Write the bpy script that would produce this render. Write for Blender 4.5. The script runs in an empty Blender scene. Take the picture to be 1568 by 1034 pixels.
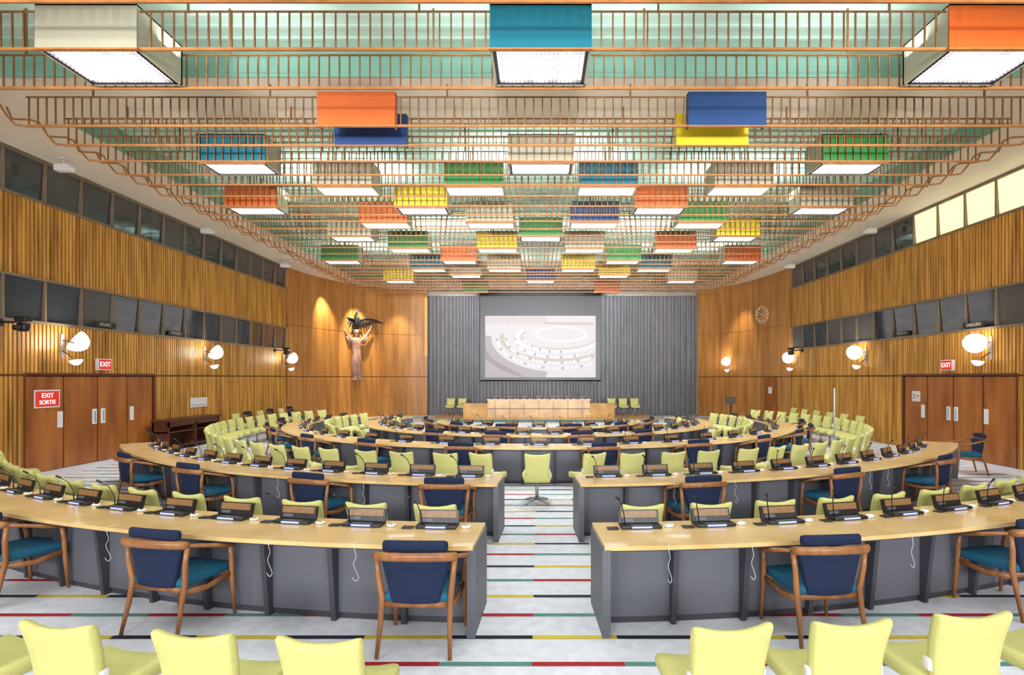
import bpy, math, random
from mathutils import Vector, Matrix, Euler
random.seed(7)
F=860.0; CX=825.0; HY=578.0; H=2.1
def PX(px,Y): return (px-CX)/F*Y
# ---------------------------------------------------------------- materials
def mat(name,col,rough=0.6,metal=0.0,var=0.0,scale=(4,4,4),bump=0.0,emit=0.0,ecol=None,spec=0.5,col2=None,coat=0.0,detail=4):
    m=bpy.data.materials.new(name); m.use_nodes=True
    nt=m.node_tree; b=nt.nodes['Principled BSDF']
    b.inputs['Base Color'].default_value=(*col,1)
    b.inputs['Roughness'].default_value=rough
    b.inputs['Metallic'].default_value=metal
    b.inputs['Specular IOR Level'].default_value=spec
    b.inputs['Coat Weight'].default_value=coat
    if emit>0:
        b.inputs['Emission Color'].default_value=(*(ecol or col),1)
        b.inputs['Emission Strength'].default_value=emit
    if var>0 or bump>0 or col2:
        tc=nt.nodes.new('ShaderNodeTexCoord'); mp=nt.nodes.new('ShaderNodeMapping')
        mp.inputs['Scale'].default_value=scale
        nz=nt.nodes.new('ShaderNodeTexNoise'); nz.inputs['Scale'].default_value=1.0; nz.inputs['Detail'].default_value=detail
        nt.links.new(tc.outputs['Object'],mp.inputs['Vector']); nt.links.new(mp.outputs['Vector'],nz.inputs['Vector'])
        rp=nt.nodes.new('ShaderNodeValToRGB')
        c1=tuple(max(0,c*(1-var)) for c in col); c2=col2 if col2 else tuple(min(1,c*(1+var)) for c in col)
        rp.color_ramp.elements[0].position=0.3; rp.color_ramp.elements[1].position=0.7
        rp.color_ramp.elements[0].color=(*c1,1); rp.color_ramp.elements[1].color=(*c2,1)
        nt.links.new(nz.outputs['Fac'],rp.inputs['Fac']); nt.links.new(rp.outputs['Color'],b.inputs['Base Color'])
        if bump>0:
            bp=nt.nodes.new('ShaderNodeBump'); bp.inputs['Strength'].default_value=bump; bp.inputs['Distance'].default_value=0.01
            nt.links.new(nz.outputs['Fac'],bp.inputs['Height']); nt.links.new(bp.outputs['Normal'],b.inputs['Normal'])
    return m
M={}
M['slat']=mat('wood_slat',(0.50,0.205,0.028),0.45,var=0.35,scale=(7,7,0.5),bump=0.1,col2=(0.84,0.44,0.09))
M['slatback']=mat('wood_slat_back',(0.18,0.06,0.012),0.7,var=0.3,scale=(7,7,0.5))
M['slat2']=mat('wood_slat_fine',(0.48,0.195,0.042),0.45,var=0.2,scale=(5,5,0.4),col2=(0.66,0.32,0.085))
M['door']=mat('door_wood',(0.30,0.08,0.015),0.35,var=0.25,scale=(3,3,0.6),col2=(0.46,0.16,0.03))
M['doortrim']=mat('door_trim_wood',(0.12,0.03,0.008),0.4,var=0.2,scale=(3,3,0.6))
M['ladder']=mat('ladder_wood',(0.22,0.095,0.03),0.5,var=0.2,scale=(5,5,5))
M['rail']=mat('rail_wood',(0.38,0.15,0.04),0.45,var=0.2,scale=(5,5,5))
M['cream']=mat('ceiling_cream',(0.86,0.79,0.67),0.8,var=0.03,scale=(1,1,1))
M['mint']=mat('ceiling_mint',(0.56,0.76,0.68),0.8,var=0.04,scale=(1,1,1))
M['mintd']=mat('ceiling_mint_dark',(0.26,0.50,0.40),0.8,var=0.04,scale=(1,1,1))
M['carpet']=mat('carpet_white',(0.71,0.72,0.79),0.95,var=0.06,scale=(9,9,9),bump=0.3,col2=(0.81,0.82,0.87),detail=8)
M['c_red']=mat('stripe_red',(0.40,0.010,0.018),0.9,var=0.1)
M['c_green']=mat('stripe_green',(0.10,0.26,0.22),0.9,var=0.1)
M['c_black']=mat('stripe_black',(0.010,0.010,0.025),0.9,var=0.1)
M['c_yellow']=mat('stripe_yellow',(0.68,0.50,0.035),0.9,var=0.1)
M['ttop']=mat('table_top_wood',(0.74,0.47,0.17),0.28,var=0.12,scale=(2.5,2.5,2.5),col2=(0.84,0.60,0.27),coat=0.3)
M['podwood']=mat('rostrum_wood',(0.52,0.28,0.09),0.35,var=0.15,scale=(2.5,2.5,2.5),col2=(0.62,0.37,0.14))
M['tgray']=mat('table_gray',(0.115,0.12,0.145),0.5,var=0.06,scale=(2,2,2))
M['tdark']=mat('table_dark',(0.05,0.05,0.065),0.5,var=0.06,scale=(2,2,2))
M['yel']=mat('yellow_fabric',(0.60,0.58,0.20),0.7,var=0.04,scale=(60,60,60),bump=0.1)
M['navy']=mat('navy_fabric',(0.0035,0.013,0.052),0.85,var=0.2,scale=(80,80,80),bump=0.2)
M['teal']=mat('teal_fabric',(0.005,0.10,0.18),0.8,var=0.15,scale=(80,80,80),bump=0.2)
M['cwood']=mat('chair_wood',(0.27,0.10,0.03),0.35,var=0.25,scale=(12,12,3),col2=(0.40,0.17,0.06))
M['metal']=mat('metal_gray',(0.45,0.45,0.46),0.35,metal=0.7,var=0.05)
M['lbar']=mat('louvre_metal',(0.22,0.18,0.22),0.4,var=0.05)
M['black']=mat('black_plastic',(0.012,0.012,0.015),0.4,var=0.1)
M['white']=mat('white_plastic',(0.78,0.78,0.77),0.5,var=0.02)
M['pole']=mat('pale_blue_metal',(0.45,0.60,0.68),0.4,var=0.02)
M['nameplate']=mat('console_wood',(0.26,0.14,0.055),0.4,var=0.2,scale=(15,15,15))
M['blueled']=mat('blue_led',(0.2,0.25,0.6),0.5,emit=0.8,ecol=(0.35,0.42,1.0))
M['curtain']=mat('curtain_gray',(0.25,0.25,0.27),0.9,var=0.1,scale=(3,3,1))
M['b_teal']=mat('panel_teal',(0.0,0.125,0.18),0.5,var=0.04)
M['b_blue']=mat('panel_blue',(0.004,0.037,0.15),0.5,var=0.04)
M['b_orange']=mat('panel_orange',(0.58,0.10,0.008),0.5,var=0.04)
M['b_green']=mat('panel_green',(0.02,0.20,0.035),0.5,var=0.04)
M['b_yellow']=mat('panel_yellow',(0.72,0.54,0.01),0.5,var=0.04)
M['b_gray']=mat('panel_gray',(0.37,0.345,0.25),0.5,var=0.04)
M['boxside']=mat('box_side',(0.46,0.43,0.33),0.6,var=0.03)
M['boxwhite']=mat('box_white',(0.92,0.90,0.84),0.6,var=0.02,emit=0.28,ecol=(1,0.96,0.9))  # unlit underside; its pale glow is put in as emission
M['glass']=mat('booth_glass',(0.04,0.045,0.05),0.05,var=0.1,spec=1.0)
M['booth']=mat('booth_gray',(0.09,0.085,0.08),0.3,var=0.15,scale=(2,2,2))
M['mull']=mat('mullion',(0.22,0.16,0.10),0.5,var=0.1)
M['litwin']=mat('lit_window',(0.9,0.85,0.5),0.5,var=0.02,emit=0.6,ecol=(1.0,0.92,0.52))
M['lamp']=mat('lamp_shade',(0.9,0.88,0.85),0.3,var=0.02,emit=0.5,ecol=(1,0.98,0.95))
M['bulb']=mat('lamp_bulb',(1,0.95,0.85),0.5,emit=22,ecol=(1,0.90,0.76))
M['redsign']=mat('red_sign',(0.65,0.03,0.02),0.5,var=0.02,emit=0.15,ecol=(1,0.05,0.03))
M['whiteglow']=mat('sign_text',(1,1,1),0.5,emit=0.6,ecol=(1,1,1))
M['statue']=mat('statue_wood',(0.38,0.19,0.14),0.5,var=0.3,scale=(6,6,2),bump=0.3,col2=(0.54,0.34,0.27))
M['bird']=mat('bird_dark',(0.010,0.015,0.03),0.45,var=0.3,scale=(10,10,10))
M['dkwood']=mat('dark_wood',(0.09,0.025,0.010),0.35,var=0.3,scale=(8,2,8))
M['gold']=mat('gold_trim',(0.85,0.45,0.04),0.4,var=0.05)
M['brass']=mat('brass',(0.85,0.68,0.42),0.3,metal=0.5,var=0.05)
M['screen']=mat('screen_image',(0.05,0.05,0.05),0.6,emit=0.52,ecol=(0.95,0.89,0.91))
M['s_tan']=mat('screen_tan',(0.05,0.05,0.05),0.6,emit=0.48,ecol=(0.84,0.70,0.60))
M['s_gray']=mat('screen_gray',(0.05,0.05,0.05),0.6,emit=0.42,ecol=(0.72,0.64,0.67))
M['s_white']=mat('screen_white',(0.05,0.05,0.05),0.6,emit=0.68,ecol=(1,0.98,0.94))
M['s_red']=mat('screen_red',(0.05,0.05,0.05),0.6,emit=0.45,ecol=(0.85,0.62,0.55))
M['plinth']=mat('green_plinth',(0.10,0.24,0.20),0.8,var=0.05)
# lit louvre
def louvre(LSTR,name):
    m=bpy.data.materials.new(name); m.use_nodes=True; nt=m.node_tree; b=nt.nodes['Principled BSDF']
    tc=nt.nodes.new('ShaderNodeTexCoord'); mp=nt.nodes.new('ShaderNodeMapping'); mp.inputs['Scale'].default_value=(3.2,1.6,1)
    nz=nt.nodes.new('ShaderNodeTexNoise'); nz.inputs['Scale'].default_value=1.6
    nt.links.new(tc.outputs['Object'],mp.inputs['Vector']); nt.links.new(mp.outputs['Vector'],nz.inputs['Vector'])
    mr=nt.nodes.new('ShaderNodeMapRange'); mr.inputs['From Min'].default_value=0.3; mr.inputs['From Max'].default_value=0.7
    mr.inputs['To Min'].default_value=LSTR*0.5; mr.inputs['To Max'].default_value=LSTR*1.5
    nt.links.new(nz.outputs['Fac'],mr.inputs['Value']); nt.links.new(mr.outputs['Result'],b.inputs['Emission Strength'])
    b.inputs['Emission Color'].default_value=(0.95,0.96,1.0,1)
    return m
M['louvre']=louvre(72,'lit_louvre'); M['louvre_near']=louvre(26,'lit_louvre_dimmed'); M['louvre_soft']=louvre(11,'lit_louvre_soft')
# ---------------------------------------------------------------- mesh builder
class MB:
    def __init__(s): s.v=[]; s.f=[]; s.m=[]; s.sm=[]; s.mats=[]
    def mi(s,k):
        if k not in s.mats: s.mats.append(k)
        return s.mats.index(k)
    def add(s,vs,fs,k,smooth=False,T=None):
        o=len(s.v); i=s.mi(k)
        for p in vs:
            p=Vector(p)
            if T is not None: p=T@p
            s.v.append((p.x,p.y,p.z))
        for f in fs:
            s.f.append(tuple(o+a for a in f)); s.m.append(i); s.sm.append(smooth)
    def box(s,lo,hi,k,T=None):
        x0,y0,z0=lo; x1,y1,z1=hi
        vs=[(x0,y0,z0),(x1,y0,z0),(x1,y1,z0),(x0,y1,z0),(x0,y0,z1),(x1,y0,z1),(x1,y1,z1),(x0,y1,z1)]
        s.add(vs,[(0,3,2,1),(4,5,6,7),(0,1,5,4),(1,2,6,5),(2,3,7,6),(3,0,4,7)],k,False,T)
    def rbox(s,size,loc,r,k,n=3,deform=None,T=None):
        def coords(h):
            r2=min(r,h*0.98); c=[-h,-h+0.3*r2,-h+r2]
            a,b=-h+r2,h-r2
            for i in range(1,n+1): c.append(a+(b-a)*i/(n+1))
            return c+[h-r2,h-0.3*r2,h]
        hs=[d/2 for d in size]; C=[coords(h) for h in hs]; N=len(C[0])
        idx={}; vs=[]; fs=[]
        def vid(i,j,l):
            key=(i,j,l)
            if key in idx: return idx[key]
            p=[C[0][i],C[1][j],C[2][l]]
            q=[max(-h+min(r,h*.98),min(h-min(r,h*.98),x)) for x,h in zip(p,hs)]
            d=Vector([a-b for a,b in zip(p,q)])
            if d.length>1e-9:
                d.normalize(); rr=[min(r,h*.98) for h in hs]
                p=[q[a]+d[a]*rr[a] for a in range(3)]
            P=Vector(p)
            if deform: P=Vector(deform(P))
            P=P+Vector(loc)
            idx[key]=len(vs); vs.append(P); return idx[key]
        R=range(N-1)
        for a in R:
            for b in R:
                fs.append((vid(a,b,0),vid(a,b+1,0),vid(a+1,b+1,0),vid(a+1,b,0)))
                fs.append((vid(a,b,N-1),vid(a+1,b,N-1),vid(a+1,b+1,N-1),vid(a,b+1,N-1)))
                fs.append((vid(a,0,b),vid(a+1,0,b),vid(a+1,0,b+1),vid(a,0,b+1)))
                fs.append((vid(a,N-1,b),vid(a,N-1,b+1),vid(a+1,N-1,b+1),vid(a+1,N-1,b)))
                fs.append((vid(0,a,b),vid(0,a,b+1),vid(0,a+1,b+1),vid(0,a+1,b)))
                fs.append((vid(N-1,a,b),vid(N-1,a+1,b),vid(N-1,a+1,b+1),vid(N-1,a,b+1)))
        s.add(vs,fs,k,True,T)
    def tube(s,pts,rad,k,seg=8,flat=(1,1),T=None,smooth=True):
        pts=[Vector(p) for p in pts]
        if not isinstance(rad,(list,tuple)): rad=[rad]*len(pts)
        d=pts[-1]-pts[0]
        ref=Vector((0,0,1)) if abs(d.normalized().z if d.length>0 else 0)<0.8 else Vector((0,1,0))
        vs=[];fs=[]
        for i,p in enumerate(pts):
            t=(pts[min(i+1,len(pts)-1)]-pts[max(i-1,0)]).normalized()
            a=t.cross(ref)
            if a.length<1e-4: a=t.cross(Vector((1,0,0)))
            a.normalize(); b=a.cross(t).normalized()
            for j in range(seg):
                an=2*math.pi*j/seg+math.pi/seg
                vs.append(p+a*math.cos(an)*rad[i]*flat[0]+b*math.sin(an)*rad[i]*flat[1])
        for i in range(len(pts)-1):
            for j in range(seg):
                j2=(j+1)%seg
                fs.append((i*seg+j,i*seg+j2,(i+1)*seg+j2,(i+1)*seg+j))
        fs.append(tuple(range(seg-1,-1,-1))); fs.append(tuple((len(pts)-1)*seg+j for j in range(seg)))
        s.add(vs,fs,k,smooth,T)
    def lathe(s,prof,k,seg=20,T=None,flat=(1,1)):
        vs=[];fs=[]
        for r,z in prof:
            for j in range(seg):
                a=2*math.pi*j/seg; vs.append((r*math.cos(a)*flat[0],r*math.sin(a)*flat[1],z))
        for i in range(len(prof)-1):
            for j in range(seg):
                j2=(j+1)%seg; fs.append((i*seg+j,i*seg+j2,(i+1)*seg+j2,(i+1)*seg+j))
        s.add(vs,fs,k,True,T)
    def mesh(s,name):
        me=bpy.data.meshes.new(name); me.from_pydata(s.v,[],s.f)
        for k in s.mats: me.materials.append(M[k])
        me.polygons.foreach_set('material_index',s.m); me.polygons.foreach_set('use_smooth',s.sm)
        me.update(); return me
    def obj(s,name,loc=(0,0,0),rot=0,parent=None):
        return place(s.mesh(name),name,loc,rot,parent)
def place(me,name,loc=(0,0,0),rot=0,parent=None):
    o=bpy.data.objects.new(name,me); bpy.context.scene.collection.objects.link(o)
    o.location=loc
    o.rotation_euler=rot if isinstance(rot,(tuple,list)) else (0,0,rot)
    if parent: o.parent=parent
    return o
def text(s,name,size,loc,rot,mk,parent=None,ex=0.002):
    c=bpy.data.curves.new(name,'FONT'); c.body=s; c.size=size; c.align_x='CENTER'; c.align_y='CENTER'; c.extrude=ex
    c.materials.append(M[mk]); o=bpy.data.objects.new(name,c); bpy.context.scene.collection.objects.link(o)
    o.location=loc; o.rotation_euler=rot
    if parent: o.parent=parent
    return o
# ---------------------------------------------------------------- room
YB=-8.0; YF=31.5; XW=11.0; ZC=6.9
mb=MB(); mb.box((-11.6,YB-0.2,-0.2),(11.6,YF+0.3,0),'carpet'); mb.obj('floor')
mb=MB()
X0=-0.05; cw=0.68; rowh=0.425; Y0=4.11
cols=[('c_green','c_red'),('c_black','c_yellow'),('c_red','c_green'),('c_yellow','c_black')]
for r in range(-26,62):
    y=Y0+r*rowh
    if y>30.0: break
    pair=cols[r%4]
    for c in range(-16,17):
        xa=X0+c*cw
        k=pair[0] if c%2 else pair[1]
        if xa<-10.7 or xa+cw>10.7: continue
        mb.add([(xa,y-0.03,0.003),(xa+cw,y-0.03,0.003),(xa+cw,y+0.03,0.003),(xa,y+0.03,0.003)],[(0,1,2,3)],k)
mb.obj('carpet_stripes')

def catmull(P,n=6):
    out=[]
    for i in range(len(P)-1):
        p0=P[max(i-1,0)];p1=P[i];p2=P[i+1];p3=P[min(i+2,len(P)-1)]
        for j in range(n):
            t=j/n
            out.append(tuple(0.5*((2*b)+(-a+c)*t+(2*a-5*b+4*c-d)*t*t+(-a+3*b-3*c+d)*t**3) for a,b,c,d in zip(p0,p1,p2,p3)))
    out.append(tuple(P[-1])); return out
def resample(P,step):
    L=[0]
    for a,b in zip(P,P[1:]): L.append(L[-1]+math.dist(a,b))
    n=int(L[-1]/step); out=[]; j=0
    for i in range(n):
        s=(i+0.5)*L[-1]/n
        while L[j+1]<s: j+=1
        t=(s-L[j])/(L[j+1]-L[j]); a=P[j];b=P[j+1]
        dx,dy=b[0]-a[0],b[1]-a[1]; l=math.hypot(dx,dy)
        out.append((a[0]+dx*t,a[1]+dy*t,dx/l,dy/l))
    return out
DOORS={-1:(12.0,16.0),1:(12.9,16.9)}
for sx,nm in ((-1,'left'),(1,'right')):
    mb=MB()
    d0,d1=DOORS[sx]
    def bx(x0,y0,z0,x1,y1,z1,k):
        a,b=sorted((sx*x0,sx*x1)); mb.box((a,y0,z0),(b,y1,z1),k)
    # backing zones
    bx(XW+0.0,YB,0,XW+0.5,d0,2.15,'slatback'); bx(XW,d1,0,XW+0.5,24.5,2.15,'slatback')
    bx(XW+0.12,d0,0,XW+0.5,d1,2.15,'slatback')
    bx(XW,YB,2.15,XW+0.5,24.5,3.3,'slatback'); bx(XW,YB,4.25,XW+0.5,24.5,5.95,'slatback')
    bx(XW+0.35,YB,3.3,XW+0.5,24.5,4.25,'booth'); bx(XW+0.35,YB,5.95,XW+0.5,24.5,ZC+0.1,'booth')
    y=YB+0.06
    while y<24.45:
        if not(d0-0.03<y<d1+0.03): bx(XW-0.035,y-0.032,0.0,XW,y+0.032,2.12,'slat')
        bx(XW-0.035,y-0.032,2.17,XW,y+0.032,3.27,'slat')
        bx(XW-0.035,y-0.032,4.28,XW,y+0.032,5.92,'slat')
        y+=0.1
    # rounded corner wall
    if sx<0: P=[(-11.0,24.5),(-10.80,26),(-10.4,27.4),(-9.85,28.6),(-9.1,29.6),(-8.1,30.4),(-7.1,30.85),(-6.15,31.0)]
    else: P=[(11.0,24.5),(10.9,26.2),(10.6,27.8),(10.15,29.1),(9.5,30.1),(8.75,30.85)]
    C=catmull(P)
    n=len(C); vs=[(p[0],p[1],z) for p in C for z in (0,ZC+0.05)]
    fs=[(2*i,2*i+2,2*i+3,2*i+1) for i in range(n-1)]
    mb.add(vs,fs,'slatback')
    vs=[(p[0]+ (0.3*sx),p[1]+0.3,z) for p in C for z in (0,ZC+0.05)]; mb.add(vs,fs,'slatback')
    for (x,y,dx,dy) in resample(C,0.085):
        a=math.atan2(dy,dx); T=Matrix.Translation((x,y,0))@Matrix.Rotation(a,4,'Z')
        s2=-1 if sx<0 else 1
        for z0,z1 in ((0,2.12),(2.16,4.42),(4.44,ZC)):
            mb.box((-0.037,min(0,s2*0.03),z0),(0.037,max(0,s2*0.03),z1),'slat2',T)
    mb.obj('wall_'+nm)
    # window bands
    for bi,(z0,z1) in enumerate(((3.3,4.25),(5.95,6.85))):
        mb=MB()
        bx(XW-0.06,YB,z0-0.03,XW+0.3,24.5,z0+0.03,'mull'); bx(XW-0.06,YB,z1-0.02,XW+0.1,24.5,z1+0.03,'mull')
        y=-7.3; i=0
        while y<24.4:
            bx(XW-0.03,y-0.025,z0,XW+0.06,y+0.025,z1,'mull')
            y2=min(y+0.99,24.45)
            lit=(sx>0 and bi==1 and 11<y<16)
            k='litwin' if lit else random.choice(['glass','glass','glass','booth'])
            xt,xb=XW+0.0,XW+0.05
            vs=[(sx*xb,y+0.02,z0+0.03),(sx*xb,y2-0.02,z0+0.03),(sx*xt,y2-0.02,z1-0.02),(sx*xt,y+0.02,z1-0.02)]
            mb.add(vs,[(0,1,2,3)] ,k)
            y+=0.99; i+=1
        bx(XW-0.035,24.42,z0,XW+0.35,24.5,z1,'slat')
        mb.obj('window_%d'%((0 if sx<0 else 2)+bi+1))
    # doors
    for j in range(4):
        mb=MB(); w=(d1-d0)/4; a=d0+j*w
        bx(XW+0.0,a+0.02,0.012,XW+0.06,a+w-0.02,2.12,'door')
        side=(a+w-0.1) if j in(0,1) else (a+0.17)
        bx(XW-0.012,side-0.07,0.95,XW,side+0.07,1.32,'white')
        if j in (1,2):
            bx(XW-0.03,side-0.01,1.0,XW-0.012,side+0.01,1.27,'metal')
        mb.obj('door_%d'%((0 if sx<0 else 4)+j+1))
    mb=MB()
    bx(XW-0.04,d0-0.06,0,XW+0.08,d0,2.2,'doortrim'); bx(XW-0.04,d1,0,XW+0.08,d1+0.06,2.2,'doortrim'); bx(XW-0.04,d0,2.14,XW+0.08,d1,2.2,'doortrim')
    mb.obj('trim_%d'%(1 if sx<0 else 2))
mb=MB(); mb.box((-11.5,YF,0),(11.5,YF+0.2,ZC+0.6),'cream'); mb.obj('wall_front')
mb=MB(); mb.box((-11.5,YB-0.2,0),(11.5,YB,ZC+0.6),'slatback')
x=-11
while x<11: mb.box((x,YB,0),(x+0.065,YB+0.035,ZC),'slat'); x+=0.1
mb.obj('wall_rear')
# ceiling
mb=MB(); RX=8.9; ZR=7.35
for s in(-1,1):
    a,b=sorted((s*RX,s*11.5)); mb.box((a,YB,ZC),(b,YF,ZC+0.15),'cream')
mb.box((-RX,9.0,ZC),(RX,10.6,ZC+0.12),'cream'); mb.box((-RX,27.6,ZC),(RX,YF,ZC+0.15),'cream'); mb.box((-RX,YB,ZC),(RX,-6.5,ZC+0.15),'cream')
mb.box((-RX-.1,YB,ZR),(RX+.1,YF,ZR+0.1),'mint')
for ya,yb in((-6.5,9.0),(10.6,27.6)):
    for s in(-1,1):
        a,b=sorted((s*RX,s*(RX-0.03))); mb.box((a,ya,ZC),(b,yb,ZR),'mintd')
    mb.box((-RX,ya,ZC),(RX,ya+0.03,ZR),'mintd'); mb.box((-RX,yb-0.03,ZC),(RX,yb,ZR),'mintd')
    y=ya+0.15
    while y<yb: mb.box((-RX,y,ZR-0.03),(RX,y+0.05,ZR),'mint'); y+=0.3
mb.obj('ceiling')
# ladders in ceiling
FY=[-5.8,-4.9,-4,-3,-2.1,-1.2,-0.3,0.6,1.5,2.4,3.3,4.2,5.2,6.15,7.05,8.0,9.2,9.97,10.7,11.42,12.0,12.75,13.5,14.22,14.8,15.55,16.3,17.05,17.8,18.7,19.7,20.43,21.2,21.95,22.5,23.25,23.8,24.6,25.4,26.2,27.1]
mb=MB()
ZL=6.2
for Y in FY:
    hr=0.036 if Y<10 else 0.028
    mb.box((-8.4,Y-0.015,ZL),(8.4,Y+0.015,ZL+hr),'rail')
    mb.box((-8.4,Y-0.010,ZL+0.48),(8.4,Y+0.010,ZL+0.50),'ladder')
    x=-8.35
    while x<8.4:
        mb.box((x-0.009,Y-0.010,ZL+0.03),(x+0.009,Y+0.010,ZL+0.49),'ladder'); x+=0.145
    for s in(-1,1):
        mb.tube([(s*8.38,Y,ZL+.018),(s*8.58,Y,ZL+.04),(s*8.72,Y,ZL+0.2),(s*8.85,Y,ZL+0.40),(s*9.0,Y,ZL+0.47),(s*9.35,Y,ZL+0.49),(s*9.45,Y,ZC)],0.018,'rail',6)
    for x in (-7.3,-4.4,-1.5,1.5,4.4,7.3):
        zt=ZC if (9<=Y<10.6) else ZR
        mb.box((x-0.012,Y-0.012,ZL+0.48),(x+0.012,Y+0.012,zt),'ladder')
mb.obj('ceiling_baffle_grid')
# boxes
R={0:7.05,1:9.2,2:9.97,3:10.7,4:12.0,5:13.5,6:14.8,7:16.3,8:17.8,9:19.7,10:21.2,11:23.8,12:27.1,13:22.5}
B=[(0,131,'gray'),(0,828,'teal'),(0,1532,'orange'),
(1,545,'orange'),(1,1114,'blue'),(2,567,'blue'),(2,1091,'yellow'),
(3,355,'teal'),(3,828,'gray'),(3,1310,'green'),
(4,725,'green'),(4,932,'teal'),(4,524,'gray'),(4,1140,'gray'),
(5,384,'orange'),(5,644,'yellow'),(5,1013,'orange'),(5,1266,'gray'),
(6,586,'orange'),(6,750,'gray'),(6,911,'blue'),(6,1076,'green'),
(7,535,'gray'),(7,828,'green'),(7,1131,'yellow'),
(8,624,'green'),(8,761,'yellow'),(8,896,'gray'),(8,1036,'orange'),
(9,520,'green'),(9,702,'orange'),(9,955,'green'),(9,1138,'orange'),
(10,654,'teal'),(10,772,'gray'),(10,886,'yellow'),(10,1004,'teal'),
(11,610,'yellow'),(13,712,'gray'),(11,828,'blue'),(13,941,'yellow'),(11,1046,'gray'),
(12,727,'green'),(12,930,'orange')]
cache={}
def boxmesh(col,kind,D,W=1.27,Hh=0.55,lm='louvre'):
    key=(col,kind,D,lm)
    if key in cache: return cache[key]
    mb=MB(); h=W/2
    if kind=='panel':
        mb.box((-h,0,0),(h,0.03,Hh),'b_'+col); mb.box((-h-0.015,-0.012,-0.02),(h+0.015,0.04,0.0),'rail')
        for xx in(-h,h-0.03): mb.box((xx,0.03,0.0),(xx+0.03,0.16,Hh),'b_'+col)
        mb.box((-h,0.03,Hh-0.03),(h,0.16,Hh),'b_'+col)
    else:
        mb.box((-h,0,0.0),(h,0.03,Hh),'b_'+col)
        mb.box((-h,0.03,0.0),(-h+0.03,D,Hh),'boxside'); mb.box((h-0.03,0.03,0.0),(h,D,Hh),'boxside')
        mb.box((-h,D-0.03,0.0),(h,D,Hh),'boxside'); mb.box((-h,0,Hh-0.02),(h,D,Hh),'boxside')
        mb.box((-h-0.012,-0.012,-0.02),(h+0.012,0.04,0.0),'rail')
        if kind=='lit':
            f=0.045
            mb.box((-h+0.03,0.04,0.0),(-h+0.03+f,D-0.03,0.03),'black'); mb.box((h-0.03-f,0.04,0.0),(h-0.03,D-0.03,0.03),'black')
            mb.box((-h+.03,0.04,0.0),(h-.03,0.04+f,0.03),'black'); mb.box((-h+.03,D-0.03-f,0.0),(h-.03,D-0.03,0.03),'black')
            x0,x1,y0,y1=-h+0.075,h-0.075,0.085,D-0.075
            mb.add([(x0,y0,0.05),(x1,y0,0.05),(x1,y1,0.05),(x0,y1,0.05)],[(0,3,2,1)],lm)
            if lm=='louvre_soft':   # three fluorescent tubes behind the louvre
                for q in (0.2,0.5,0.8):
                    xx=x0+(x1-x0)*q; mb.box((xx-0.09,y0+0.03,0.045),(xx+0.09,y1-0.03,0.049),'louvre_near')
            n=20
            for i in range(1,n):
                x=x0+(x1-x0)*i/n; mb.box((x-0.003,y0,0.0),(x+0.003,y1,0.022),'lbar')
            n=12
            for i in range(1,n):
                y=y0+(y1-y0)*i/n; mb.box((x0,y-0.003,0.0),(x1,y+0.003,0.022),'lbar')
        else:
            mb.box((-h+0.03,0.03,0.01),(h-0.03,D-0.03,0.04),'boxwhite')
    cache[key]=mb.mesh('ceiling_box_'+col+'_'+kind); return cache[key]
for r,cx,col in B:
    Y=R[r]-0.06 if r in(0,1,2) else R[r]+0.03
    kind='panel' if r in(1,2,12) else ('lit' if r in(0,3,5,7,9,11,13) else 'white')
    place(boxmesh(col,kind,0.9 if r==0 else 0.66,lm='louvre_soft' if r==0 else 'louvre'),'ceiling_panel' if kind=='panel' else 'ceiling_light_box',(PX(cx,Y),Y,ZL+0.0))
cl=['teal','orange','gray','green','yellow','blue']
for i,(x,Y) in enumerate([(-5.7,4.2),(0,4.2),(5.7,4.2),(-2.9,1.5),(2.9,1.5),(-5.7,-0.3),(0,-0.3),(5.7,-0.3),(-2.9,-3),(2.9,-3),(-5.7,-4.9),(0,-4.9),(5.7,-4.9),(-7.3,1.5),(7.3,1.5)]):
    place(boxmesh(cl[i%6],'lit',0.66,lm='louvre_near'),'ceiling_light_box',(x,Y+0.03,ZL+0.02))
# ---------------------------------------------------------------- curtain, screen
mb=MB()
x=-6.2; vs=[]; ph=0; n=0
while x<8.75:
    wl=0.38+0.08*math.sin(x*2.1)
    ph+=2*math.pi*0.035/wl
    y=31.13+0.15*math.sin(ph)+0.02*math.sin(ph*0.37)
    y2=31.13+0.11*math.sin(ph+0.3)
    vs+= [(x,y,0.02),(x,y2,6.62)]; x+=0.035; n+=1
mb.add(vs,[(2*i,2*i+2,2*i+3,2*i+1) for i in range(n-1)],'curtain',True)
mb.box((-6.2,31.05,6.6),(8.75,31.2,6.66),'metal')
mb.obj('stage_curtain')
mb=MB()
mb.box((-6.28,30.9,3.3),(-6.13,31.03,6.5),'gold'); mb.obj('trim_3')
mb=MB(); mb.box((8.78,30.8,3.3),(8.93,30.95,6.5),'gold'); mb.obj('trim_4')
sy=30.7
mb=MB()
mb.box((-3.2,sy,1.95),(3.38,sy+0.05,6.68),'black'); mb.box((-3.25,sy-0.06,6.6),(3.43,sy+0.1,6.8),'black')
mb.tube([(-3.22,sy+0.02,1.93),(3.4,sy+0.02,1.93)],0.04,'black')
sx0,sx1,sz0,sz1=-2.93,3.11,2.10,5.46
mb.add([(sx0,sy-0.004,sz0),(sx1,sy-0.004,sz0),(sx1,sy-0.004,sz1),(sx0,sy-0.004,sz1)],[(0,1,2,3)],'screen')
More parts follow.
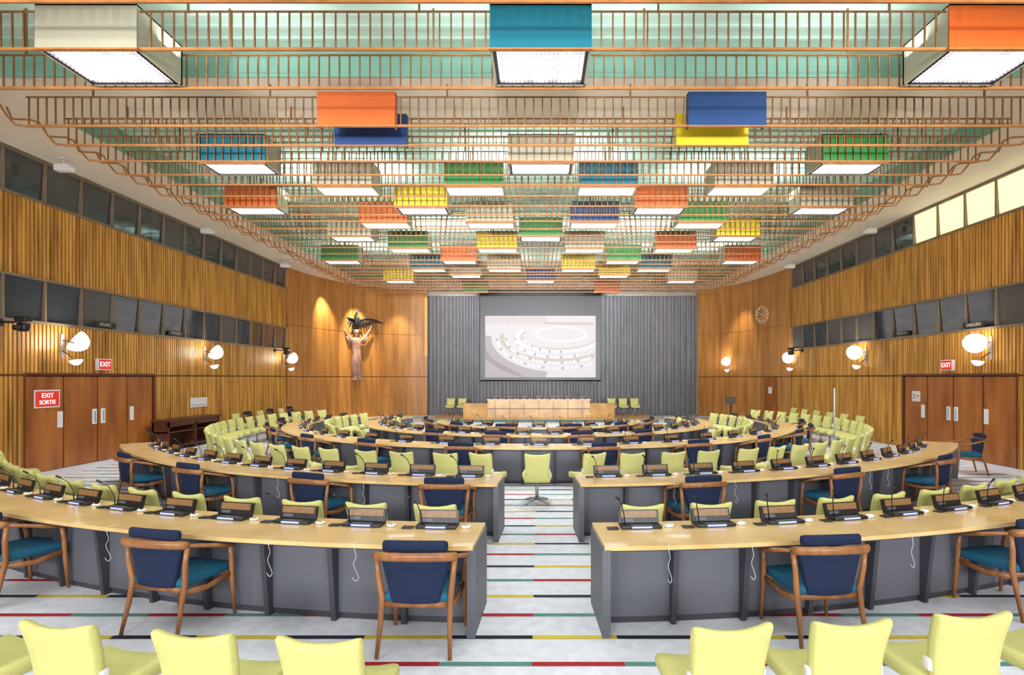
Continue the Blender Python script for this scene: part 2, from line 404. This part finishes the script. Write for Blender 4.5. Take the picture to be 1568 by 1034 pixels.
def ribbon(cx,cz,a,b,t0,t1,w,k,yy):
    N=40; vs=[]
    for i in range(N+1):
        t=math.radians(t0+(t1-t0)*i/N)
        for q in (0,1):
            px=cx+(a+q*w)*math.cos(t); pz=cz+(b+q*w*0.6)*math.sin(t)
            vs.append((min(sx1,max(sx0,px)),yy,min(sz1,max(sz0,pz))))
    mb.add(vs,[(2*i,2*i+1,2*i+3,2*i+2) for i in range(N)],k)
ribbon(1.0,4.3,3.6,1.9,178,262,0.9,'s_gray',sy-0.006)
ribbon(1.0,4.25,2.9,1.15,170,330,0.22,'s_tan',sy-0.008)
ribbon(1.1,4.3,2.2,0.75,150,350,0.18,'s_white',sy-0.009)
ribbon(1.1,4.3,2.0,0.62,150,350,0.08,'s_tan',sy-0.009)
ribbon(1.2,4.45,1.3,0.35,0,360,0.14,'s_white',sy-0.009)
mb.add([(sx0,sy-.006,sz0),(sx0+2.2,sy-.006,sz0),(sx0+0.4,sy-.006,sz0+1.0),(sx0,sy-.006,sz0+1.6)],[(0,1,2,3)],'s_gray')
for i in range(22):
    xx=sx0+0.1+i*0.15; mb.add([(xx,sy-.007,5.05),(xx+0.05,sy-.007,5.05),(xx+0.05,sy-.007,5.44),(xx,sy-.007,5.44)],[(0,1,2,3)],'s_red')
mb.add([(0.3,sy-.007,5.0),(3.0,sy-.007,4.95),(3.0,sy-.007,5.1),(0.3,sy-.007,5.12)],[(0,1,2,3)],'s_tan')
for j in range(4):
    for i in range(34-4*j):
        t=math.radians(182+i*4.6); a=3.35-j*0.5; b=1.62-j*0.30
        cx_=1.0+a*math.cos(t); cz_=4.15+b*math.sin(t)
        if sx0+.1<cx_<sx1-.15 and sz0+.1<cz_<sz1:
            mb.add([(cx_,sy-.011,cz_),(cx_+.13,sy-.011,cz_),(cx_+.12,sy-.011,cz_+.13),(cx_+.01,sy-.011,cz_+.13)],[(0,1,2,3)],'s_white' if i%4 else 's_gray')
mb.obj('projection_screen')
# ---------------------------------------------------------------- tables
CY=17.75
def ell(a,b,t,x=0): return Vector((a*math.sin(t),CY-b*math.cos(t),0))
def arc_pts(a,b,t0,t1,step):
    N=max(4,int(abs(t1-t0)*max(a,b)/step)); return [t0+(t1-t0)*i/N for i in range(N+1)]
ZT=0.74
def table(name,a,b,D,t0,t1,ends=(True,True),rib=0.62):
    mb=MB()
    ts=arc_pts(a,b,t0,t1,0.15)
    def strip(a0,a1,z0,z1,k):
        vs=[];fs=[]
        for t in ts:
            for off,z in((a0,z0),(a1,z0),(a1,z1),(a0,z1)):
                p=ell(a-off,b-off,t); vs.append((p.x,p.y,z))
        n=len(ts)
        for i in range(n-1):
            for j in range(4):
                j2=(j+1)%4; fs.append((4*i+j,4*(i+1)+j,4*(i+1)+j2,4*i+j2))
        fs.append((0,1,2,3)); fs.append((4*(n-1)+3,4*(n-1)+2,4*(n-1)+1,4*(n-1)))
        mb.add(vs,fs,k)
    strip(0,D,ZT-0.035,ZT,'ttop')
    strip(0.02,D-0.02,ZT-0.05,ZT-0.035,'tdark')
    strip(0.27,0.30,0.06,ZT-0.05,'tgray')
    strip(D-0.06,D-0.03,0.12,ZT-0.05,'tgray')
    strip(0.29,0.33,0.0,0.06,'tdark')
    L=abs(t1-t0)*(a+b)/2; n=max(2,int(L/rib))
    for i in range(n+1):
        t=t0+(t1-t0)*i/n
        end=(i==0 and ends[0]) or (i==n and ends[1])
        w=0.03 if end else 0.022
        tt=t+ (w/2/a if i==0 else (-w/2/a if i==n else 0))*(1 if t1>t0 else -1)
        p=ell(a,b,tt); T=Matrix.Translation(p)@Matrix.Rotation(tt,4,'Z')
        if end:
            mb.box((-w,0.03,0),(w,D-0.02,ZT-0.035),'tgray',T); mb.box((-w-0.004,0.0,0.0),(w+0.004,0.035,ZT-0.03),'tgray',T)
        else:
            mb.add([(-w,0.22,0),(w,0.22,0),(w,0.3,0),(-w,0.3,0),(-w,0.14,ZT-.05),(w,0.14,ZT-.05),(w,0.3,ZT-.05),(-w,0.3,ZT-.05)],[(0,3,2,1),(4,5,6,7),(0,1,5,4),(1,2,6,5),(2,3,7,6),(3,0,4,7)],'tdark',False,T)
    return mb.obj(name)
asin=math.asin
R1=13.25;R2=10.62
table('curved_conference_table',R1,R1,0.75,asin(0.53/R1),asin(9.6/R1))
table('curved_conference_table',R1,R1,0.75,-asin(0.53/R1),-asin(9.6/R1))
table('curved_conference_table',R2,R2,0.72,asin(0.53/R2),asin(8.7/R2))
table('curved_conference_table',R2,R2,0.72,-asin(0.53/R2),-asin(8.56/R2))
r=math.radians
table('horseshoe_conference_table',7.5,6.95,0.7,r(-112),r(112))
table('horseshoe_conference_table',5.3,4.75,0.65,r(-112),r(112))
table('horseshoe_conference_table',3.2,2.7,0.6,r(-95),r(95))
# ---------------------------------------------------------------- chairs
def yellow_chair():
    mb=MB()
    def db(p):
        x,y,z=p; u=(z+0.22)/0.44
        x*=0.86+0.18*u
        y+=0.55*x*x*1.0 -0.16*(z+0.22)+0.03*math.sin(u*3.14)
        z+= (0.03*(x/0.21)**2-0.005)*max(0,u-0.4)*1.6
        return (x,y,z)
    mb.rbox((0.42,0.075,0.45),(0,-0.20,0.615),0.034,'yel',5,db)
    def ds(p):
        x,y,z=p
        x*=1.0-0.1*(abs(y)/0.24)**3*(1 if y>0 else 0.6)
        z+=0.10*(abs(x)/0.24)**2.5*0.35 - (0.03 if y>0.2 else 0)*0.5
        return (x,y,z)
    mb.rbox((0.50,0.48,0.10),(0,0.04,0.425),0.045,'yel',4,ds)
    mb.rbox((0.44,0.08,0.10),(0,-0.19,0.42),0.035,'yel',3)
    for s in(-1,1): mb.rbox((0.03,0.05,0.07),(s*0.195,-0.17,0.56),0.012,'white',1)
    mb.tube([(0,0.02,0.06),(0,0.02,0.38)],[0.032,0.026],'metal',12)
    mb.tube([(0,0.02,0.36),(0,0.02,0.385)],[0.06,0.13],'metal',12)
    for i in range(4):
        a=math.pi/4+i*math.pi/2
        mb.tube([(0,0.02,0.07),(0.13*math.cos(a),0.02+0.13*math.sin(a),0.06),(0.26*math.cos(a),0.02+0.26*math.sin(a),0.018)],[0.03,0.024,0.016],'metal',8)
    return mb.mesh('yellow_conference_chair')
def armchair():
    mb=MB()
    for s in(-1,1):
        mb.tube([(s*0.275,-0.31,0),(s*0.262,-0.25,0.25),(s*0.262,-0.215,0.42),(s*0.285,-0.235,0.60),(s*0.30,-0.23,0.74)],[0.015,0.021,0.025,0.022,0.02],'cwood',8)
        mb.tube([(s*0.30,0.27,0),(s*0.29,0.25,0.3),(s*0.295,0.235,0.5),(s*0.31,0.21,0.615)],[0.014,0.021,0.022,0.02],'cwood',8)
        mb.tube([(s*0.292,-0.235,0.745),(s*0.325,-0.12,0.715),(s*0.335,0.02,0.675),(s*0.33,0.14,0.645),(s*0.308,0.235,0.62)],[0.02,0.024,0.028,0.03,0.018],'cwood',8,flat=(1.25,0.7))
        mb.tube([(s*0.268,-0.22,0.36),(s*0.272,0.0,0.33),(s*0.285,0.24,0.37)],[0.018,0.018,0.02],'cwood',8,flat=(0.7,1.4))
    mb.tube([(-0.285,0.24,0.37),(0.285,0.24,0.37)],0.019,'cwood',8,flat=(0.7,1.3))
    mb.tube([(-0.262,-0.215,0.37),(0.262,-0.215,0.37)],0.019,'cwood',8,flat=(0.7,1.3))
    band=[(0.31*math.sin(t),-0.225-0.14*math.cos(t),0.745+0.03*math.cos(t)) for t in [(-90+180*i/14)*math.pi/180 for i in range(15)]]
    mb.tube(band,[0.02]+[0.03]*13+[0.02],'cwood',8,flat=(0.75,1.15))
    def db(p):
        x,y,z=p; u=(z+0.18)/0.36
        x*=0.66+0.34*u; y+=0.9*x*x-0.10*(z+0.18); return (x,y,z)
    mb.rbox((0.54,0.05,0.35),(0,-0.252,0.565),0.022,'navy',5,db)
    def dt(p):
        x,y,z=p; y+=0.95*x*x; z+=-0.25*x*x; return (x,y,z)
    mb.rbox((0.50,0.055,0.085),(0,-0.305,0.84),0.026,'navy',5,dt)
    def ds(p):
        x,y,z=p; x*=0.94+0.12*(y+0.25); z+=0.012*(1-(x/0.27)**2); return (x,y,z)
    mb.rbox((0.53,0.50,0.085),(0,0.02,0.42),0.035,'teal',4,ds)
    return mb.mesh('blue_armchair')
YC=yellow_chair(); AC=armchair()
def put(me,name,p,rot): return place(me,name,(p[0],p[1],0.004),rot)
def ych(a,b,t,jit=0.05): 
    p=ell(a,b,t); put(YC,'yellow_chair',p,t+random.uniform(-jit,jit))
def ach(a,b,t,extra=0): put(AC,'blue_armchair',ell(a,b,t),t+extra)
for X in [-1.03,-1.66,-2.40,-3.15,-3.9]: ych(14.86,14.86,asin(X/14.86),0.08)
for X in [0.94,1.58,2.27,3.0,3.75]: ych(14.72,14.72,asin(X/14.72),0.08)
for s in(-1,1):
    t=asin(1.0/12.05)
    while t<asin(9.2/12.05): ych(12.05,12.05,s*t,0.06); t+=0.69/12.05
A3,B3=8.95,8.38
put(YC,'yellow_chair',(-0.03,9.38),0.03)
put(YC,'yellow_chair',(-0.86,9.45),-0.45); put(YC,'yellow_chair',(0.82,9.45),0.45)
for X in(-1.5,-2.25,-2.88,1.5,2.2,2.82): ych(A3,B3,asin(X/A3))
for s in(-1,1):
    t=asin(3.6/A3)
    while t<r(118):
        ych(A3,B3,s*t,0.06); t+=0.64/8.8
for X in(-0.92,-3.05,-5.05,2.25,4.3): ach(R1+0.05,R1+0.05,asin(X/R1),random.uniform(-.08,.08))
for X in(-1.15,-2.88,-4.9,-6.6,2.0,4.1,6.3): ach(R2+0.05,R2+0.05,asin(X/R2),random.uniform(-.08,.08))
put(AC,'blue_armchair',(9.35,12.3),1.3)
for d in(-84,-70,-55,-40,-26,-11,9,24,38,52,66,80): ach(7.57,7.02,r(d),random.uniform(-.1,.1))
for s in(-1,1):
    t=r(42)
    while t<r(112): ych(6.12,5.55,s*t,0.08); t+=0.62/6
    for d in (10,26): ach(5.37,4.82,s*r(d))
    for d in (15,40,64,86):ach(3.27,2.77,s*r(d))
    for d in (50,68,86):
        ych(4.15,3.6,s*r(d),0.1)
for i in range(6):
    put(AC if i%2 else YC,'blue_armchair' if i%2 else 'yellow_chair',(-10.2,19.3+i*0.85),-math.pi/2)
    put(YC,'yellow_chair',(10.2,18.2+i*0.95),math.pi/2)
# ---------------------------------------------------------------- consoles
def console():
    mb=MB()
    mb.rbox((0.37,0.15,0.03),(0,0,0.015),0.01,'black',1)
    T=Matrix.Translation((0,0.045,0.03))@Matrix.Rotation(-0.25,4,'X')
    mb.box((-0.185,0,0),(0.185,0.03,0.115),'black',T); mb.box((-0.165,-0.006,0.045),(0.165,0,0.105),'nameplate',T)
    mb.box((-0.15,-0.006,0.01),(-0.05,0,0.035),'tgray',T)
    mb.box((-0.09,-0.078,0.010),(0.09,-0.0745,0.026),'blueled'); mb.box((-0.10,-0.06,0.03),(0.10,-0.02,0.032),'tgray')
    mb.tube([(-0.14,0.0,0.03),(-0.15,0.0,0.12),(-0.18,-0.03,0.22),(-0.22,-0.09,0.28)],[0.006,0.005,0.005,0.005],'black',6)
    mb.tube([(-0.215,-0.083,0.275),(-0.245,-0.115,0.30)],[0.010,0.011],'black',8)
    mb.rbox((0.10,0.08,0.012),(-0.26,-0.04,0.006),0.005,'black',1)
    mb.tube([(0.22,0,0.012),(0.25,-0.03,0.012),(0.29,-0.03,0.012),(0.30,0.0,0.012),(0.26,0.03,0.012)],[0.012,0.014,0.008,0.014,0.012],'white',6)
    return mb.mesh('desk_console')
CM=console()
def con(a,b,D,t):
    p=ell(a-D+0.19,b-D+0.19,t); place(CM,'desk_console',(p.x,p.y,ZT+0.001),t)
for s in(-1,1):
    t=asin(0.92/(R1-.56))
    while t<asin(9.3/R1): con(R1,R1,0.75,s*t); t+=0.69/(R1-.56)
    t=asin(0.95/(R2-.5))
    while t<asin(8.4/R2): con(R2,R2,0.72,s*t); t+=0.70/(R2-.5)
for d in range(-104,105,8): con(7.5,6.95,0.7,r(d+0.0))
for d in range(-104,105,9): con(5.3,4.75,0.65,r(d+0.5))
for d in range(-80,81,16): con(3.2,2.7,0.6,r(d))
# cords
for X,rr in((-2.25,R1),(-1.5,R1),(-3.9,R1),(1.05,R1),(1.75,R1),(3.25,R1),(-2.3,R2),(-3.6,R2),(1.75,R2),(2.6,R2),(4.9,R2),(5.3,R2)):
    t=asin(X/rr); p=ell(rr+0.012,rr+0.012,t); p2=ell(rr-0.1,rr-0.1,t)
    mb=MB(); k=random.uniform(.7,1.3)
    P=[(p2.x,p2.y,ZT+0.004),(p.x,p.y+.02,ZT+0.006),(p.x,p.y,ZT-0.04),(p.x+.012*k,p.y,.64),(p.x-.008,p.y,.58),(p.x+.012*k,p.y,.52),(p.x+.03*k,p.y,.47),(p.x+.01,p.y,.44),(p.x-.015*k,p.y,.47)]
    mb.tube(catmull(P,4),0.002,'white',5)
    mb.obj('earphone_cord')
# ---------------------------------------------------------------- rostrum / dais
DZ=0.15
mb=MB(); mb.box((-5.2,26.3,0),(5.6,30.6,DZ-0.02),'plinth'); mb.box((-5.2,26.28,DZ-0.03),(5.6,30.6,DZ),'podwood'); mb.obj('dais_platform')
mb=MB()
mb.box((-2.45,27.0,DZ),(2.45,27.06,1.0),'podwood'); mb.box((-2.5,26.95,1.0),(2.5,27.75,1.05),'podwood')
for s in(-1,1):
    T=Matrix.Translation((s*2.45,27.0,0))@Matrix.Rotation(s*-0.35,4,'Z')
    a,b=sorted((0,s*1.2)); mb.box((a,0.0,DZ),(b,0.05,0.80),'podwood',T); mb.box((a,-0.04,0.80),(b,0.6,0.85),'podwood',T)
mb.box((-2.45,26.985,0.58),(2.45,27.0,0.61),'tdark')
for i in range(-3,4): mb.box((i*0.7-0.008,26.99,DZ),(i*0.7+0.008,27.0,1.0),'tdark')
mb.obj('rostrum_desk')
for i in range(7): place(CM,'desk_console',(-2.1+i*0.7,27.1,1.051),0)
for x in(-2.1,-1.4,-0.7,0,0.7,1.4,2.1): o=put(YC,'yellow_chair',(x,28.3),math.pi); o.location.z=DZ+.004
for x in(-4.6,-4.0,3.8,4.4,5.0): o=put(YC,'yellow_chair',(x,29.2),math.pi); o.location.z=DZ+.004
# ---------------------------------------------------------------- side table left
mb=MB()
mb.box((-10.85,15.7,0.84),(-10.35,18.3,0.90),'dkwood')
for y in(15.75,16.98,18.2): mb.box((-10.83,y,0),(-10.38,y+0.05,0.84),'dkwood')
mb.box((-10.83,15.75,0.52),(-10.4,18.25,0.56),'dkwood'); mb.box((-10.83,15.75,0.1),(-10.80,18.25,0.84),'dkwood'); mb.box((-10.42,15.75,0.70),(-10.38,18.25,0.84),'dkwood')
mb.box((-10.83,15.75,0.1),(-10.4,18.25,0.14),'dkwood')
mb.obj('wooden_credenza')
# ---------------------------------------------------------------- sconces
def sconce():
    mb=MB() # local: wall at x=0, room toward +x
    mb.box((0,-0.05,-0.32),(0.03,0.05,0.25),'metal')
    mb.tube([(0.03,0,0.10),(0.22,0,0.06),(0.34,0,0.02)],0.014,'black',8)
    mb.tube([(0.03,0,-0.15),(0.15,0,-0.22),(0.25,0,-0.30)],0.012,'black',8)
    prof=[(0.0,-0.20),(0.07,-0.19),(0.15,-0.14),(0.21,-0.06),(0.245,0.04),(0.25,0.10),(0.235,0.10),(0.20,-0.04),(0.14,-0.12),(0.0,-0.17)]
    T=Matrix.Translation((0.40,0,0.05))@Matrix.Rotation(0.9,4,'X')@Matrix.Rotation(-0.5,4,'Y')
    mb.lathe(prof,'lamp',24,T)
    mb.lathe([(0.0,-0.13),(0.10,-0.11),(0.15,-0.05),(0.13,0.02),(0.0,0.05)],'bulb',16,T)
    prof2=[(0.0,0.10),(0.05,0.09),(0.10,0.05),(0.14,-0.02),(0.13,-0.02),(0.08,0.03),(0.0,0.06)]
    T=Matrix.Translation((0.33,0,-0.38))@Matrix.Rotation(math.pi,4,'X')@Matrix.Rotation(0.2,4,'Y')
    mb.lathe(prof2,'lamp',20,T)
    mb.lathe([(0.0,0.05),(0.05,0.03),(0.06,-0.01),(0.0,-0.03)],'bulb',12,T)
    return mb.mesh('wall_sconce')
SC=sconce()
for x,y,a in((-10.96,12.9,0),(-10.96,18.4,0),(-10.9,24.0,0),(10.96,13.6,math.pi),(10.96,18.8,math.pi),(10.96,23.8,math.pi),(9.95,29.35,math.pi+0.9)):
    place(SC,'wall_sconce',(x,y,2.85),a)
# exit signs
def xrot(s): return (math.pi/2,0,math.pi/2 if s<0 else -math.pi/2)
for s,y in((-1,14.0),(1,14.9)):
    mb=MB(); mb.box((-0.04,-0.21,-0.14),(0.04,0.21,0.14),'white'); mb.box((-0.044,-0.19,-0.12),(0.044,0.19,0.12),'redsign')
    o=mb.obj('exit_sign',(s*10.85,y,2.42)); mb2=MB(); mb2.box((min(0,s*0.15),-0.02,-0.02),(max(0,s*0.15),0.02,0.02),'metal'); mb2.obj('bracket',(0,0,0),0,o)
    text('EXIT','exit_lettering',0.17,(-s*0.047,0,0),xrot(s),'whiteglow',o)
mb=MB(); mb.box((-0.01,-0.30,-0.17),(0.01,0.30,0.17),'redsign'); mb.box((-0.006,-0.33,-0.2),(0.006,0.33,0.2),'white'); o=mb.obj('door_notice',(-10.985,12.55,1.62))
text('EXIT','notice_lettering',0.15,(0.013,0,0.07),xrot(-1),'whiteglow',o); text('SORTIE','notice_lettering',0.13,(0.013,0,-0.08),xrot(-1),'whiteglow',o)
mb=MB(); mb.box((-0.008,-0.17,-0.15),(0.008,0.17,0.15),'white'); mb.tube([(-0.01,-0.09,0.03),(-0.011,-0.09,0.031)],0.05,'redsign'); mb.box((-0.01,0.02,0.02),(0.01,0.13,0.05),'tgray'); mb.box((-0.01,0.02,-0.06),(0.01,0.13,-0.03),'tgray'); mb.obj('door_notice',(10.985,16.35,1.55))
mb=MB(); mb.box((-0.008,-0.45,-0.15),(0.008,0.45,0.15),'white'); mb.box((0.008,-0.4,-0.1),(0.01,0.4,-0.07),'boxside'); mb.obj('wall_notice',(-10.95,18.1,1.3))
# booth labels
for s,y,w in((-1,14.15,'ARABIC'),(-1,16.9,'SPANISH'),(1,16.9,'FRENCH'),(1,14.1,'ENGLISH')):
    mb=MB(); mb.box((-0.01,-0.35,-0.07),(0.01,0.35,0.07),'black'); o=mb.obj('booth_label',(s*10.92,y,3.42)); text(w,'label_lettering',0.12,(-s*0.012,0,0),xrot(s),'boxside',o)
# PTZ cameras
def ptz(kind):
    mb=MB()
    if kind=='b':
        mb.box((0,-0.06,-0.08),(0.03,0.06,0.08),'black'); mb.tube([(0.03,0,0),(0.45,0,0)],0.02,'black'); mb.rbox((0.24,0.2,0.10),(0.5,0,0.06),0.03,'black',1); mb.rbox((0.20,0.16,0.18),(0.5,0,-0.10),0.05,'black',2); mb.tube([(0.5,-0.05,-0.1),(0.5,-0.2,-0.13)],0.05,'black',10)
    else:
        mb.box((-0.06,-0.06,0.22),(0.06,0.06,0.25),'white'); mb.tube([(0,0,0.22),(0,0,0.1)],0.02,'white'); mb.rbox((0.34,0.2,0.16),(0,0,0.03),0.04,'white',2); mb.tube([(0.15,0,0.02),(0.24,0,-0.01)],0.05,'white',10)
    return mb.mesh('ptz')
PB=ptz('b');PW=ptz('w')
for s,y in((-1,11.4),(-1,23.3),(1,23.3)): place(PB,'wall_camera',(s*10.96,y,3.22),0 if s<0 else math.pi)
for s,y in((-1,12.3),(-1,17.6),(-1,23.0),(1,17.6),(1,23.2)): place(PW,'ceiling_camera',(s*10.4,y,ZC-0.25),0 if s<0 else math.pi)  # white ceiling camera bodies, they give no light
# clock
mb=MB()
T=Matrix.Rotation(math.pi/2,4,'X')
mb.lathe([(0.0,-0.02),(0.42,-0.02),(0.42,0.0),(0.0,0.0)],'slat2',32,T); mb.lathe([(0.40,-0.02),(0.43,-0.02),(0.43,0.03),(0.40,0.03),(0.40,-0.02)],'brass',32,T)
for i in range(12):
    a=i*math.pi/6; T2=Matrix.Rotation(a,4,'Y'); mb.box((-0.018,-0.03,0.27),(0.018,0.0,0.37),'white',T2)
mb.box((-0.012,-0.035,-0.05),(0.012,-0.02,0.25),'white',Matrix.Rotation(1.9,4,'Y')); mb.box((-0.008,-0.04,-0.05),(0.008,-0.03,0.33),'white',Matrix.Rotation(-1.2,4,'Y'))
mb.obj('wall_clock',(10.70,26.9,5.1),-1.2)
# rear right door
mb=MB(); mb.box((-0.5,-0.03,0.01),(0.5,0.03,2.1),'door'); mb.box((-0.12,-0.04,1.35),(0.2,-0.03,1.65),'white'); mb.obj('door_9',(10.80,26.2,0),-1.45)
# monitor on stand & pole
mb=MB(); mb.tube([(0,0,0),(0,0,1.0)],0.03,'black'); mb.lathe([(0,0),(0.25,0.0),(0.22,0.03),(0,0.05)],'black',16); mb.box((-0.2,-0.03,0.95),(0.2,0.03,1.22),'black'); mb.box((-0.18,-0.034,0.97),(0.18,-0.03,1.20),'booth'); mb.obj('floor_monitor',(8.4,24.6,0.004))
mb=MB(); mb.tube([(0,0,0.02),(0,0,1.8)],0.018,'pole'); mb.lathe([(0,0.0),(0.18,0.0),(0.15,0.03),(0,0.04)],'metal',16); mb.obj('floor_stand',(8.0,15.2,0.004))
# ---------------------------------------------------------------- statue
mb=MB()
prof=[(0.0,-0.02),(0.20,-0.02),(0.22,0.10),(0.23,0.3),(0.22,0.7),(0.215,1.1),(0.20,1.35),(0.23,1.6),(0.25,1.75),(0.20,1.86),(0.08,1.92),(0.0,1.93)]
mb.lathe(prof,'statue',24,None,(1,0.75))
for i in range(9):
    a=math.pi*(i+0.5)/9; x=-0.21*math.cos(a); y=-0.16*math.sin(a)
    mb.tube([(x,y,0.05),(x*1.03,y*1.03,0.8),(x*0.85,y*0.9,1.35)],[0.026,0.02,0.012],'statue',6)
mb.tube([(0,0,1.85),(0,-0.01,2.02)],[0.08,0.07],'statue',10)
mb.lathe([(0.0,-0.17),(0.06,-0.155),(0.10,-0.09),(0.118,0.0),(0.115,0.07),(0.08,0.14),(0.0,0.165)],'statue',18,Matrix.Translation((0,-0.02,2.14))@Matrix.Rotation(0.3,4,'X'))
mb.tube([(0,-0.13,2.18),(0,-0.165,2.12),(0,-0.13,2.10)],[0.012,0.022,0.015],'statue',6)
mb.tube([(-0.06,-0.12,2.20),(0.06,-0.12,2.20)],0.014,'statue',6); mb.tube([(-0.03,-0.125,2.06),(0.03,-0.125,2.06)],0.012,'statue',6)
mb.tube([(0,-0.08,2.04),(0,-0.12,1.95)],[0.06,0.02],'statue',8)
for s in(-1,1): mb.rbox((0.03,0.05,0.07),(s*0.12,0.0,2.14),0.012,'statue',1)
for s in(-1,1):
    mb.tube([(s*0.16,0,1.72),(s*0.30,-0.03,1.80),(s*0.47,-0.06,2.03),(s*0.58,-0.05,2.22),(s*0.66,-0.05,2.36)],[0.10,0.09,0.062,0.05,0.035],'statue',12)
    mb.tube([(s*0.30,0,1.62),(s*0.5,-0.05,1.95)],[0.10,0.07],'statue',8)
    mb.rbox((0.10,0.035,0.11),(s*0.68,-0.05,2.41),0.015,'statue',1)
    for j in range(4):
        bx_=s*(0.645+0.025*j); L=[0.075,0.09,0.085,0.065][j]
        mb.tube([(bx_,-0.05,2.45),(bx_+s*0.006,-0.06,2.45+L*0.6),(bx_+s*0.006,-0.08,2.45+L)],[0.012,0.011,0.008],'statue',6)
    mb.tube([(s*0.64,-0.055,2.38),(s*0.60,-0.08,2.43),(s*0.595,-0.09,2.46)],[0.014,0.012,0.009],'statue',6)
for s in(-1,1): mb.rbox((0.10,0.24,0.08),(s*0.09,-0.12,-0.02),0.03,'statue',1)
mb.rbox((0.46,0.34,0.10),(0,-0.02,-0.10),0.03,'statue',1)
sp=(-9.42,29.0)
st=mb.obj('carved_statue',(sp[0],sp[1],2.10),0.70)
st.scale=(1.12,1.12,1.08)
# bird
mb=MB()
mb.lathe([(0.0,-0.32),(0.06,-0.28),(0.12,-0.12),(0.13,0.05),(0.10,0.2),(0.06,0.32),(0.0,0.36)],'bird',14,Matrix.Translation((0,-0.05,2.62))@Matrix.Rotation(0.2,4,'X'))
mb.tube([(0,-0.06,2.9),(-0.03,-0.08,3.05),(0.0,-0.10,3.18)],[0.07,0.045,0.055],'bird',10); mb.tube([(0,-0.10,3.18),(0.07,-0.12,3.20),(0.14,-0.13,3.18)],[0.05,0.03,0.006],'bird',8)
for s in(-1,1):
    mb.tube([(s*0.05,0,2.72),(s*0.4,0.02,2.83),(s*0.8,0.03,2.82),(s*1.15,0.02,2.70)],[0.09,0.08,0.06,0.03],'bird',8,flat=(1,0.5))
    for j in range(11):
        u=j/10; bx_=s*(0.12+0.98*u); bz=2.74+0.10*math.sin(u*3.0)
        L=0.42-0.16*u; an=(0.15+1.0*u)
        mb.tube([(bx_,0.02,bz),(bx_+s*L*0.55*math.sin(an),0.0,bz-L*0.55*math.cos(an)),(bx_+s*L*math.sin(an),-0.02,bz-L*math.cos(an))],[0.045,0.05,0.012],'bird',6,flat=(1,0.35))
for j in range(5):
    u=(j-2)*0.13; mb.tube([(0,0,2.4),(u*0.6,0.02,2.2),(u,0.04,2.02)],[0.03,0.045,0.02],'bird',6,flat=(1,0.4))
bo=mb.obj('bird',(0,0,0),0,st)
# ---------------------------------------------------------------- lights
def spot(name,loc,target,e,ang,col=(1,0.82,0.58),blend=0.5,rad=0.06):
    l=bpy.data.lights.new(name,'SPOT'); l.energy=e; l.spot_size=math.radians(ang); l.spot_blend=blend; l.color=col; l.shadow_soft_size=rad
    o=bpy.data.objects.new(name,l); bpy.context.scene.collection.objects.link(o); o.location=loc
    o.rotation_euler=(Vector(target)-Vector(loc)).to_track_quat('-Z','Y').to_euler()
spot('wall_washer',(-9.9,26.6,6.75),(-10.6,27.6,3.5),900,50,blend=.8)
spot('wall_washer',(-8.7,28.2,6.75),(-9.5,29.2,3.8),1100,50,blend=.8)
spot('wall_washer',(-7.2,29.4,6.75),(-7.6,30.7,3.5),400,50,blend=.9)
spot('wall_washer',(9.3,27.6,6.75),(10.4,28.6,3.5),350,50,blend=.9)
# unseen fill lights added behind the camera, brightening surfaces that face it
def area(name,loc,target,e,sx,sy,col=(1,1,1),spread=180):
    l=bpy.data.lights.new(name,'AREA'); l.shape='RECTANGLE'; l.size=sx; l.size_y=sy; l.energy=e; l.color=col; l.spread=math.radians(spread)
    o=bpy.data.objects.new(name,l); bpy.context.scene.collection.objects.link(o); o.location=loc
    o.rotation_euler=(Vector(target)-Vector(loc)).to_track_quat('-Z','Y').to_euler()
for x in(-8.5,-4.3,0,4.3,8.5):
    area('rear_fill_light',(x,-7.2,4.0),(x*0.6,20,4.2),190,2.4,1.4,(0.97,0.98,1.0),130)
for x in(-6,0,6):  # narrow added fill, aimed at the far ceiling boxes
    area('far_ceiling_fill',(x,-7.2,2.6),(x*0.7,22,5.6),110,1.6,0.8,(0.97,0.98,1.0),26)
# added upward fill, not room fixtures; lifts the ceiling recess
for x,Y,e in((-5,7.5,26),(0,7.5,26),(5,7.5,26),(-5,14,60),(0,13,60),(5,14,60),(-3,19,60),(3,19,60),(0,24,60),(-6,22,55),(6,22,55),(-6,1,14),(0,0,14),(6,1,14)):
    l=bpy.data.lights.new('ceiling_fill_light','AREA'); l.shape='RECTANGLE'; l.size=3.5; l.size_y=0.4; l.energy=e; l.color=(0.95,0.99,0.97)
    o=bpy.data.objects.new('ceiling_fill_light',l); bpy.context.scene.collection.objects.link(o); o.location=(x,Y+0.1,6.55); o.rotation_euler=(math.pi,0,0)
w=bpy.data.worlds.new('World'); bpy.context.scene.world=w; w.use_nodes=True
w.node_tree.nodes['Background'].inputs[0].default_value=(1,0.97,0.92,1); w.node_tree.nodes['Background'].inputs[1].default_value=0.3
# ---------------------------------------------------------------- camera
cd=bpy.data.cameras.new('Camera'); cam=bpy.data.objects.new('Camera',cd); bpy.context.scene.collection.objects.link(cam)
cam.location=(0,0,H); cam.rotation_euler=(math.pi/2,0,0)
cd.sensor_width=36; cd.lens=36*F/1568; cd.shift_x=-(CX-784)/1568; cd.shift_y=(HY-517)/1568; cd.clip_end=200
bpy.context.scene.camera=cam
bpy.context.scene.view_settings.view_transform='Standard'
bpy.context.scene.view_settings.exposure=0.6
